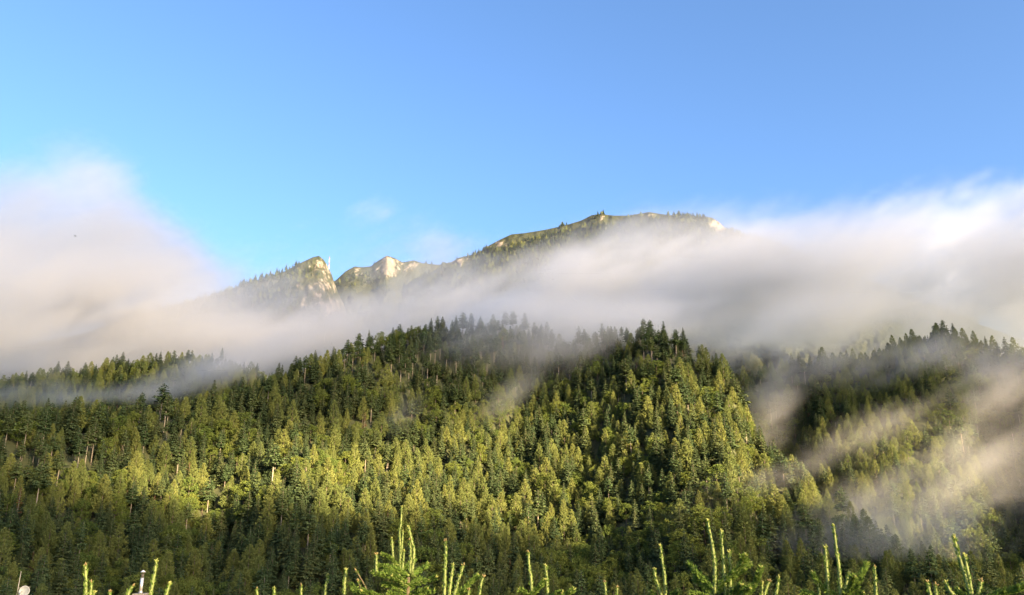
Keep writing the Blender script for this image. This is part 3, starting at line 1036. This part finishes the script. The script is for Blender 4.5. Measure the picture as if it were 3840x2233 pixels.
def smooth_path(pts, n):
    """points along a Catmull-Rom curve"""
    if len(pts) == 2:
        mid = (pts[0] + pts[1]) / 2 + rvec() * (pts[1] - pts[0]).length * 0.025
        pts = [pts[0], mid, pts[1]]
    q = [pts[0] * 2 - pts[1]] + pts + [pts[-1] * 2 - pts[-2]]
    out = []
    m = len(pts) - 1
    for i in range(n):
        s = i / (n - 1) * m
        k = min(int(s), m - 1); t = s - k
        a, b, c, d = q[k], q[k + 1], q[k + 2], q[k + 3]
        out.append(0.5 * ((2 * b) + (c - a) * t + (2 * a - 5 * b + 4 * c - d) * t * t + (3 * b - a - 3 * c + d) * t ** 3))
    return out


def needled(mb, path, r0, r1, per_m, nl, spread, stem=0, bud=2, droopy=0.0, width=0.0032):
    n = len(path)
    mb.tube(path, [r0 + (r1 - r0) * i / (n - 1) for i in range(n)], 6, stem)
    for i in range(n - 1):
        a, b = path[i], path[i + 1]
        t = (b - a).normalized()
        e1 = t.cross(Vector((0.2, 0.9, 0.3))).normalized(); e2 = t.cross(e1)
        cnt = (b - a).length * per_m
        cnt = int(cnt) + (random.random() < cnt - int(cnt))
        rr = r0 + (r1 - r0) * i / (n - 1)
        for k in range(cnt):
            ph = random.uniform(0, 6.283)
            o = e1 * math.cos(ph) + e2 * math.sin(ph)
            p = a.lerp(b, random.random()) + o * rr * 0.9
            d = (t * random.uniform(0.7, 1.2) + o * spread * random.uniform(0.5, 1.4) + Vector((0, 0, -droopy))).normalized()
            L = nl * random.uniform(0.6, 1.25)
            s = d.cross(rvec()).normalized() * width
            mb.add([p - s, p + s, p + d * L * 0.6 + s * 0.9, p + d * L, p + d * L * 0.6 - s * 0.9], [(0, 1, 2, 3, 4)], 1)
    if bud is not None:
        tip = path[-1]; t = (path[-1] - path[-2]).normalized()
        for k in range(5):
            d = t if k == 0 else (t + rvec() * 0.95).normalized()
            L = random.uniform(0.012, 0.022)
            rad = random.uniform(0.004, 0.006)
            mb.tube([tip - t * 0.004, tip + d * L * 0.45, tip + d * L * 0.85, tip + d * L], [rad * 0.7, rad, rad * 0.6, 0.001], 5, bud)
        for k in range(26):
            d = (t * 0.8 + rvec() * 0.9).normalized()
            s = d.cross(rvec()).normalized() * width
            L = nl * random.uniform(0.9, 1.5)
            p = tip - t * random.uniform(0, 0.02)
            mb.add([p - s, p + s, p + d * L], [(0, 1, 2)], 1)


def shoot_part(root, pts, d, kind):
    o0 = Vector(root.location)
    if kind == 'leader':
        P = [src(x, y, d) - o0 for x, y in pts][::-1]
        path = smooth_path(P, 14)
        mb = MB()
        L = (path[0] - path[-1]).length
        needled(mb, path, 0.0105, 0.0062, 420, 0.015, 0.55, 0, 2 if random.random() < 0.6 else 4)
        return mb.build("leader_shoot", FG_MATS, root)
    if kind == 'twig':
        path = smooth_path([src(x, y, d) - o0 for x, y in pts][::-1], 8)
        mb = MB(); needled(mb, path, 0.0048, 0.003, 150, 0.013, 0.6, 3, 4)
        return mb.build("twig", FG_MATS, root)
    # bough: densely needled with short side twigs
    dd = random.uniform(-0.12, 0.12)
    P = [src(x, y, d + dd * (1 - i / max(1, len(pts) - 1))) - o0 for i, (x, y) in enumerate(pts)][::-1]
    path = smooth_path(P, 10)
    mb = MB()
    needled(mb, path, 0.008, 0.0045, 1400, 0.023, 0.75, 0, 2, 0, 0.0042)
    n = len(path)
    for i in range(2, n - 2):
        t = (path[i + 1] - path[i]).normalized()
        for sd in (-1, 1):
            if random.random() < 0.6: continue
            side = t.cross(Vector((0, 0, 1))).normalized() * sd
            L = (path[-1] - path[0]).length * random.uniform(0.12, 0.26) * (1 - 0.5 * i / n)
            q = path[i] + (t * 0.8 + side * 0.85 + Vector((0, 0, random.uniform(-0.1, 0.25)))).normalized() * L
            needled(mb, smooth_path([path[i], q], 5), 0.005, 0.003, 1300, 0.021, 0.75, 0, None, 0, 0.0042)
    return mb.build("bough", FG_MATS, root)


def lower_bough_mesh():
    mb = MB()
    path = smooth_path([Vector((0, 0, 0)), Vector((0.3, 0, 0.05)), Vector((0.62, 0, 0.03)), Vector((1.0, 0, 0.1))], 9)
    needled(mb, path, 0.012, 0.005, 260, 0.024, 0.8, 3, None, 0, 0.005)
    for i in range(2, 8):
        for sd in (-1, 1):
            L = 0.42 * (1 - 0.09 * i)
            q = path[i] + Vector((0.7 * L, sd * 0.75 * L, random.uniform(-0.02, 0.1)))
            needled(mb, smooth_path([path[i], q], 4), 0.006, 0.003, 260, 0.024, 0.8, 3, None, 0, 0.005)
    return mb.mesh("lower_bough_mesh", FG_MATS)


LOWER = [lower_bough_mesh() for _ in range(3)]
SPRUCES = [
    ("young spruce top with knobbly pale bud clusters between the dish and the metal flue", 5.6, (330, 2330),
     [[(321, 2123), (322, 2180), (321, 2300)], [(342, 2187), (338, 2290)], [(352, 2224), (345, 2300)]], [], []),
    ("short single young spruce tip between the bud clusters and the metal flue", 5.9, (412, 2340), [[(413, 2221), (408, 2300)]], [], []),
    ("young spruce with a bent pale leader standing beside the metal flue", 5.2, (545, 2350),
     [[(586, 2106), (580, 2150), (570, 2200), (556, 2300)], [(497, 2200), (482, 2225), (462, 2300)], [(637, 2192), (626, 2220), (600, 2300)]], [], []),
    ("young spruce with four short upright tips beside the bushy spruce", 6.2, (1060, 2340),
     [[(963, 2210), (968, 2300)], [(1028, 2208), (1034, 2300)], [(1129, 2198), (1127, 2300)], [(1229, 2159), (1222, 2205), (1214, 2300)]], [], []),
    ("bushy young spruce with forked leaders and spreading boughs", 5.4, (1527, 2300),
     [[(1532, 1977), (1543, 2025), (1552, 2070), (1545, 2155)], [(1537, 2026), (1540, 2080), (1538, 2150)], [(1411, 2080), (1412, 2152)]],
     [[(1604, 2118), (1570, 2142), (1541, 2156)], [(1416, 2120), (1470, 2130), (1535, 2160)], [(1398, 2143), (1450, 2160), (1533, 2178)],
      [(1632, 2166), (1590, 2180), (1536, 2190)], [(1600, 2209), (1565, 2222), (1530, 2242)], [(1440, 2190), (1480, 2200), (1532, 2230)],
      [(1318, 2193), (1345, 2226), (1400, 2270)], [(1590, 2240), (1560, 2250), (1530, 2262)], [(1470, 2160), (1500, 2178), (1534, 2200)], [(1575, 2170), (1550, 2190), (1532, 2215)],
      [(1360, 2215), (1420, 2238), (1525, 2268)], [(1455, 2225), (1490, 2235), (1528, 2258)], [(1625, 2215), (1580, 2228), (1532, 2240)]],
     [[(1336, 2141), (1350, 2165), (1366, 2193), (1400, 2265)], [(1345, 2180), (1357, 2215), (1395, 2270)]]),
    ("slender young spruce with the tallest thin leader rising behind the bushy spruce", 7.2, (1497, 2290),
     [[(1507, 1902), (1503, 1970), (1498, 1995), (1501, 2050), (1499, 2150)], [(1511, 1995), (1508, 2040), (1500, 2120), (1498, 2170)], [(1469, 2023), (1473, 2070), (1476, 2150)], [(1515, 2068), (1508, 2140)]],
     [[(1432, 2078), (1460, 2090), (1494, 2120)], [(1555, 2100), (1530, 2120), (1500, 2140)], [(1440, 2140), (1470, 2150), (1497, 2170)]], []),
    ("young spruce with one pale leader jointed like a bamboo cane", 5.5, (1285, 2340), [[(1297, 2139), (1293, 2190), (1286, 2300)]], [], []),
    ("young spruce with a straight bare leader and three slanting side shoots", 5.3, (1672, 2330),
     [[(1670, 2031), (1672, 2068), (1669, 2140), (1664, 2300)], [(1699, 2120), (1692, 2170), (1676, 2300)], [(1737, 2122), (1722, 2170), (1690, 2270)], [(1812, 2165), (1802, 2200), (1790, 2300)], [(1758, 2215), (1752, 2300)]],
     [[(1790, 2158), (1760, 2190), (1690, 2262)]], []),
    ("young spruce with a thick-needled green leader and low curved boughs", 5.2, (2010, 2330),
     [[(1982, 2074), (1984, 2120), (1992, 2178), (1998, 2280)], [(2046, 2124), (2050, 2170), (2057, 2290)]],
     [[(1948, 2213), (1975, 2225), (2008, 2262)], [(2041, 2178), (2020, 2205), (2000, 2225), (2004, 2270)], [(2104, 2222), (2070, 2238), (2015, 2282)], [(2150, 2213), (2120, 2234), (2050, 2290)]], []),
    ("young spruce showing only two blunt tips beside the green leader", 5.8, (2290, 2350), [[(2267, 2184), (2271, 2215), (2280, 2310)], [(2315, 2205), (2308, 2300)]], [], []),
    ("young spruce with a two-pronged leader, one prong half as long", 5.4, (2490, 2330),
     [[(2477, 2049), (2484, 2110), (2492, 2160), (2496, 2290)], [(2454, 2138), (2460, 2175), (2476, 2220), (2488, 2280)]],
     [[(2440, 2225), (2465, 2240), (2490, 2268)], [(2540, 2220), (2515, 2238), (2494, 2262)]], []),
    ("young spruce with twin tall leaders above a wide fan of boughs", 5.0, (2690, 2310),
     [[(2654, 1957), (2663, 2005), (2672, 2051), (2681, 2130), (2680, 2230)], [(2704, 1995), (2711, 2078), (2716, 2150), (2727, 2290)], [(2736, 2072), (2739, 2140), (2738, 2270)], [(2858, 2192), (2852, 2300)], [(2884, 2182), (2868, 2225), (2848, 2300)], [(2919, 2168), (2912, 2220), (2890, 2310)]],
     [[(2583, 2114), (2620, 2155), (2676, 2206)], [(2606, 2170), (2640, 2200), (2684, 2258)], [(2794, 2084), (2770, 2130), (2686, 2205)], [(2811, 2114), (2780, 2140), (2729, 2182), (2690, 2222)],
      [(2852, 2130), (2836, 2180), (2800, 2230), (2700, 2290)], [(2780, 2195), (2760, 2215), (2700, 2262)], [(2590, 2225), (2630, 2232), (2684, 2256)], [(2810, 2205), (2780, 2228), (2700, 2275)]], []),
    ("young spruce with a brown-budded leader and one thick raised bough", 5.0, (3150, 2310),
     [[(3126, 1973), (3136, 2055), (3146, 2130), (3155, 2250)], [(3095, 2053), (3099, 2110), (3103, 2170), (3110, 2280)], [(3181, 2152), (3174, 2190), (3160, 2270)], [(3070, 2201), (3076, 2290)]],
     [[(3050, 2152), (3072, 2190), (3132, 2238), (3148, 2262)], [(3249, 2114), (3225, 2165), (3185, 2217), (3156, 2260)], [(3201, 2162), (3190, 2200), (3160, 2262)], [(3010, 2222), (3060, 2238), (3140, 2272)], [(3230, 2225), (3200, 2240), (3158, 2272)]], []),
    ("young spruce with a single upright tip between two fan-shaped spruces", 5.6, (3286, 2350), [[(3280, 2128), (3283, 2180), (3289, 2310)]], [], []),
    ("young spruce with a leaning thick leader and one long low bough", 4.8, (3650, 2310),
     [[(3578, 2017), (3594, 2078), (3620, 2160), (3648, 2260)], [(3618, 2086), (3626, 2130), (3640, 2200), (3650, 2270)], [(3546, 2185), (3570, 2225), (3635, 2290)], [(3679, 2182), (3672, 2215), (3655, 2280)], [(3479, 2185), (3486, 2220), (3500, 2310)], [(3508, 2197), (3512, 2310)]],
     [[(3845, 2198), (3790, 2215), (3725, 2236), (3655, 2268)], [(3590, 2215), (3620, 2240), (3648, 2275)], [(3740, 2240), (3700, 2250), (3652, 2282)]], []),
]
for si, (lab, d, base, leaders, boughs, twigs) in enumerate(SPRUCES):
    tp = src(base[0], base[1], d)
    root = link("young_spruce", None)
    root.location = (tp.x, tp.y, 0.0)
    tag(root, lab, "young spruce", "young spruce tops in front of the camera")
    mb = MB()
    topz = tp.z + 0.03
    if boughs:
        topz = max(topz, src(base[0], 2165, d).z) if si == 4 else topz
    mb.tube([(0.02, 0, -0.1), (0, 0, 1.2), (0.01, 0, 2.6), (0, 0, topz * 0.9), (0, 0, topz)], [0.06, 0.05, 0.036, 0.018, 0.011], 8)
    mb.build("trunk", M['twig'], root)
    for p in leaders: shoot_part(root, p, d, 'leader')
    for p in boughs: shoot_part(root, p, d, 'bough')
    for p in twigs: shoot_part(root, p, d, 'twig')
    limit = tp.z - 0.26
    for w in range(8):
        z = limit * (1 - w / 8.4)
        Lb = 0.30 + 0.75 * w / 8
        off = random.uniform(0, 6.28)
        for q in range(6):
            b = link("bough", LOWER[(w + q) % 3], root)
            b.location = (0, 0, z + random.uniform(-0.05, 0.05))
            b.rotation_euler = (random.uniform(-0.2, 0.2), random.uniform(-0.12, 0.12), off + q * 1.047 + random.uniform(-0.2, 0.2))
            s = Lb * random.uniform(0.85, 1.15)
            b.scale = (s, s, s)

# ------------------------------------------------------------------ the house below, with its flue, aerial and dish
M['plaster'] = noisy("cream_plaster", (0.40, 0.37, 0.31), (0.50, 0.46, 0.39), 3, 0.9, 0.1)
M['roof'] = noisy("brown_roof_tiles", (0.10, 0.055, 0.04), (0.18, 0.10, 0.07), 6, 0.85, 0.3)
M['steel'] = noisy("flue_steel", (0.62, 0.62, 0.62), (0.80, 0.80, 0.79), 5, 0.38, 0.05, 4, 0.75)
M['soot'] = noisy("sooty_steel", (0.035, 0.033, 0.03), (0.09, 0.085, 0.075), 9, 0.8, 0.1)
M['cap_steel'] = noisy("cap_steel", (0.55, 0.57, 0.60), (0.72, 0.74, 0.78), 5, 0.35, 0.05, 4, 0.6)
M['slab'] = noisy("concrete_slab", (0.13, 0.125, 0.115), (0.20, 0.19, 0.175), 7, 0.9, 0.2)
M['dish'] = noisy("dish_enamel", (0.17, 0.19, 0.22), (0.22, 0.245, 0.275), 4, 0.5, 0.02)
M['galv'] = noisy("galvanised_tube", (0.22, 0.22, 0.20), (0.32, 0.32, 0.29), 12, 0.5, 0.05, 4, 0.3)
M['glass'] = noisy("window_glass", (0.02, 0.025, 0.03), (0.03, 0.035, 0.04), 2, 0.08, 0)
M['wood'] = noisy("brown_wood", (0.10, 0.06, 0.035), (0.17, 0.10, 0.06), 6, 0.7, 0.2)
HD = 42.0
c = src(527, 2225, HD)          # top of the chimney stack
hx, hy = c.x - 1.5, c.y + 0.2
ridge_z, eave_z, gz = c.z - 0.55, c.z - 3.0, -5.2
house = link("house", None); house.location = (hx, hy, gz)
tag(house, "low cream house under a brown gabled roof carrying the metal flue", "house")
LX, LY = 6.5, 4.2
rz, ez = ridge_z - gz, eave_z - gz
mb = MB()
mb.add([(-LX, -LY, -0.5), (LX, -LY, -0.5), (LX, LY, -0.5), (-LX, LY, -0.5), (-LX, -LY, ez), (LX, -LY, ez), (LX, LY, ez), (-LX, LY, ez), (-LX, 0, rz - 0.12), (LX, 0, rz - 0.12)],
       [(0, 1, 5, 4), (2, 3, 7, 6), (1, 2, 6, 9, 5), (3, 0, 4, 8, 7)])
mb.build("wall", M['plaster'], house)
sl = (rz - ez) / LY
for s in (-1, 1):
    mb = MB()
    e = LY + 0.6
    z1 = rz - sl * e
    t = 0.14
    mb.add([(-LX - .5, 0, rz), (LX + .5, 0, rz), (LX + .5, s * e, z1), (-LX - .5, s * e, z1), (-LX - .5, 0, rz + t), (LX + .5, 0, rz + t), (LX + .5, s * e, z1 + t), (-LX - .5, s * e, z1 + t)],
           [(0, 1, 2, 3), (4, 5, 6, 7), (0, 1, 5, 4), (1, 2, 6, 5), (2, 3, 7, 6), (3, 0, 4, 7)])
    mb.build("roof", M['roof'], house)
for x in (-4, -1.2, 1.6, 4.4):
    w = MB(); w.box((x, -LY - 0.02, 1.7), (1.2, 0.08, 1.3)); wo_ = w.build("window", M['wood'], house)
    w = MB(); w.box((x, -LY - 0.075, 1.7), (1.0, 0.03, 1.1)); w.build("pane", M['glass'], wo_)
q = Vector((c.x - hx, c.y - hy, c.z - gz))
mb = MB(); mb.box((q.x, q.y, q.z - 0.75), (0.40, 0.40, 1.3)); ch = mb.build("chimney", M['plaster'], house)
mb = MB(); mb.box((q.x, q.y, q.z - 0.05), (0.52, 0.52, 0.08)); mb.build("slab", M['slab'], ch)
mb = MB(); mb.tube([(q.x, q.y, q.z - 0.02), (q.x, q.y, q.z + 0.66)], [0.066, 0.066], 20, 0)
mb.tube([(q.x, q.y, q.z + 0.02), (q.x, q.y, q.z + 0.06)], [0.09, 0.08], 20, 0)
mb.tube([(q.x, q.y, q.z + 0.36), (q.x, q.y, q.z + 0.385)], [0.071, 0.071], 20, 0)
fl = mb.build("flue", M['steel'], ch)
mb = MB(); mb.tube([(q.x, q.y, q.z + 0.65), (q.x, q.y, q.z + 0.86)], [0.062, 0.060], 18)
mb.build("flue_mouth", M['soot'], ch)
mb = MB()
for k in range(3):
    a_ = k * 2.094 + 0.4
    mb.tube([(q.x + 0.06 * math.cos(a_), q.y + 0.06 * math.sin(a_), q.z + 0.82), (q.x + 0.09 * math.cos(a_), q.y + 0.09 * math.sin(a_), q.z + 0.925)], [0.007, 0.007], 5, 1)
mb.tube([(q.x, q.y, q.z + 0.885), (q.x, q.y, q.z + 0.90)], [0.125, 0.128], 24, 1)
mb.tube([(q.x, q.y, q.z + 0.901), (q.x, q.y, q.z + 0.99)], [0.128, 0.012], 24, 0)
mb.build("cap", [M['cap_steel'], M['soot']], ch)

# leaning aerial rod
b = src(57, 2262, HD); t_ = src(79.5, 2143, HD)
b.z -= 0.15
am = link("aerial_mast", None); am.location = b
tag(am, "thin pale leaning aerial rod beside the satellite dish", "aerial")
mb = MB(); mb.tube([(0, 0, 0), t_ - b], [0.017, 0.012], 8); mb.build("rod", M['galv'], am)
l_, r__ = src(69, 2206, HD - 0.0), src(114, 2202, HD + 0.05)
mb = MB(); mb.tube([l_ - b, r__ - b], [0.012, 0.012], 8); mb.build("crossbar", M['galv'], am)
dc = src(92, 2219, HD - 0.15)
dish = link("satellite_dish", None)
dish.location = (dc.x, dc.y + 0.15, dc.z - 0.75)
tag(dish, "round pale grey satellite dish with a feed arm on the house roof", "satellite dish")
mb = MB()
R_d = 0.215
vv, ff = [], []
fn = Vector((0.25, -0.95, 0.22)).normalized()
e1 = fn.cross(Vector((0, 0, 1))).normalized(); e2 = e1.cross(fn)
cc = Vector((0, -0.15, 0.75))
for side in (0, 1):
    for i in range(7):
        for k in range(28):
            r = R_d * i / 6
            p = cc + e1 * (r * math.cos(6.283 * k / 28)) + e2 * (r * 1.06 * math.sin(6.283 * k / 28)) + fn * (0.075 * (r / R_d) ** 2 - 0.012 * side)
            vv.append(p)
for side in (0, 1):
    for i in range(6):
        for k in range(28):
            a0 = side * 196 + i * 28
            ff.append((a0 + k, a0 + (k + 1) % 28, a0 + 28 + (k + 1) % 28, a0 + 28 + k))
for k in range(28):
    ff.append((168 + k, 168 + (k + 1) % 28, 196 + 168 + (k + 1) % 28, 196 + 168 + k))
mb.add(vv, ff, 0, True)
mb.build("reflector", M['dish'], dish)
mb = MB(); mb.tube([cc - e2 * 0.27 + fn * 0.05, cc - e2 * 0.2 + fn * 0.3, cc - e2 * 0.05 + fn * 0.36], [0.012, 0.012, 0.01], 8); fa = mb.build("feed_arm", M['galv'], dish)
mb = MB(); mb.tube([cc - e2 * 0.06 + fn * 0.38, cc - e2 * 0.03 + fn * 0.29], [0.03, 0.02], 10); mb.build("receiver", M['dish'], fa)
mb = MB(); mb.tube([(0, 0, -0.3), (0, 0, 0.55), cc - fn * 0.03], [0.022, 0.022, 0.02], 10); mb.build("mount", M['galv'], dish)

# ------------------------------------------------------------------ red and white mast beside the pointed peak
M['mast_white'] = noisy("mast_white", (0.70, 0.70, 0.68), (0.80, 0.80, 0.78), 0.3, 0.6, 0)
M['mast_red'] = noisy("mast_red", (0.38, 0.06, 0.045), (0.48, 0.09, 0.06), 0.3, 0.6, 0)
mt = link("transmitter_mast", None)
mbase = src(1233, 1012, 2215); mbase.z -= 6
mt.location = mbase
tag(mt, "slim red and white transmitter mast beside the pointed rocky peak", "mast")
hh = 6.0
for k, (h, col, r) in enumerate(((14, 'mast_white', 0.75), (9, 'mast_red', 0.7), (9, 'mast_white', 0.65), (6, 'mast_red', 0.35))):
    mb = MB()
    for a_ in range(4):
        x, y = r * math.cos(a_ * 1.571 + .78), r * math.sin(a_ * 1.571 + .78)
        mb.tube([(x, y, hh if k else 0), (x * .96, y * .96, hh + h)], [0.20, 0.20], 6)
    z = hh
    while z < hh + h - 1:
        for a_ in range(4):
            x, y = r * math.cos(a_ * 1.571 + .78), r * math.sin(a_ * 1.571 + .78)
            x2, y2 = r * math.cos(a_ * 1.571 + 2.35), r * math.sin(a_ * 1.571 + 2.35)
            mb.tube([(x, y, z), (x2, y2, z + 2.2)], [0.09, 0.09], 4)
        z += 2.2
    mb.build("lattice_section", M[col], mt)
    hh += h

# ------------------------------------------------------------------ a bird against the cloud
M['bird'] = noisy("dark_plumage", (0.05, 0.05, 0.055), (0.09, 0.09, 0.09), 8, 0.8, 0)
bird = link("bird", None)
bp = src(282, 886, 110)
bird.location = bp; bird.rotation_euler = (0.35, 0.55, 0.5)
tag(bird, "small dark bird in flight against the cloud", "bird")
mb = MB()
mb.tube([(-0.19, 0, 0), (-0.10, 0, 0.005), (0, 0, 0.01), (0.08, 0, 0.012), (0.12, 0, 0.02), (0.15, 0, 0.018)], [0.012, 0.028, 0.04, 0.03, 0.022, 0.004], 8)
mb.build("body", M['bird'], bird)
for s in (-1, 1):
    mb = MB()
    mb.add([(0.06, s * 0.02, 0.02), (-0.05, s * 0.02, 0.02), (-0.05, s * 0.14, 0.06), (-0.09, s * 0.27, 0.03), (0.0, s * 0.22, 0.05), (0.05, s * 0.13, 0.06),
            (0.06, s * 0.02, 0.01), (-0.05, s * 0.02, 0.015), (-0.05, s * 0.14, 0.055), (-0.09, s * 0.27, 0.027), (0.0, s * 0.22, 0.043), (0.05, s * 0.13, 0.05)],
           [(0, 1, 2, 5), (5, 2, 3, 4), (6, 7, 8, 11), (11, 8, 9, 10), (0, 5, 11, 6), (5, 4, 10, 11), (4, 3, 9, 10), (3, 2, 8, 9), (2, 1, 7, 8)])
    mb.build("wing", M['bird'], bird)
mb = MB()
mb.add([(-0.17, 0, 0.008), (-0.30, 0.05, 0), (-0.27, 0, 0), (-0.30, -0.05, 0), (-0.17, 0, -0.004)], [(0, 1, 2), (0, 2, 3), (4, 2, 1), (4, 3, 2)])
mb.build("tail", M['bird'], bird)
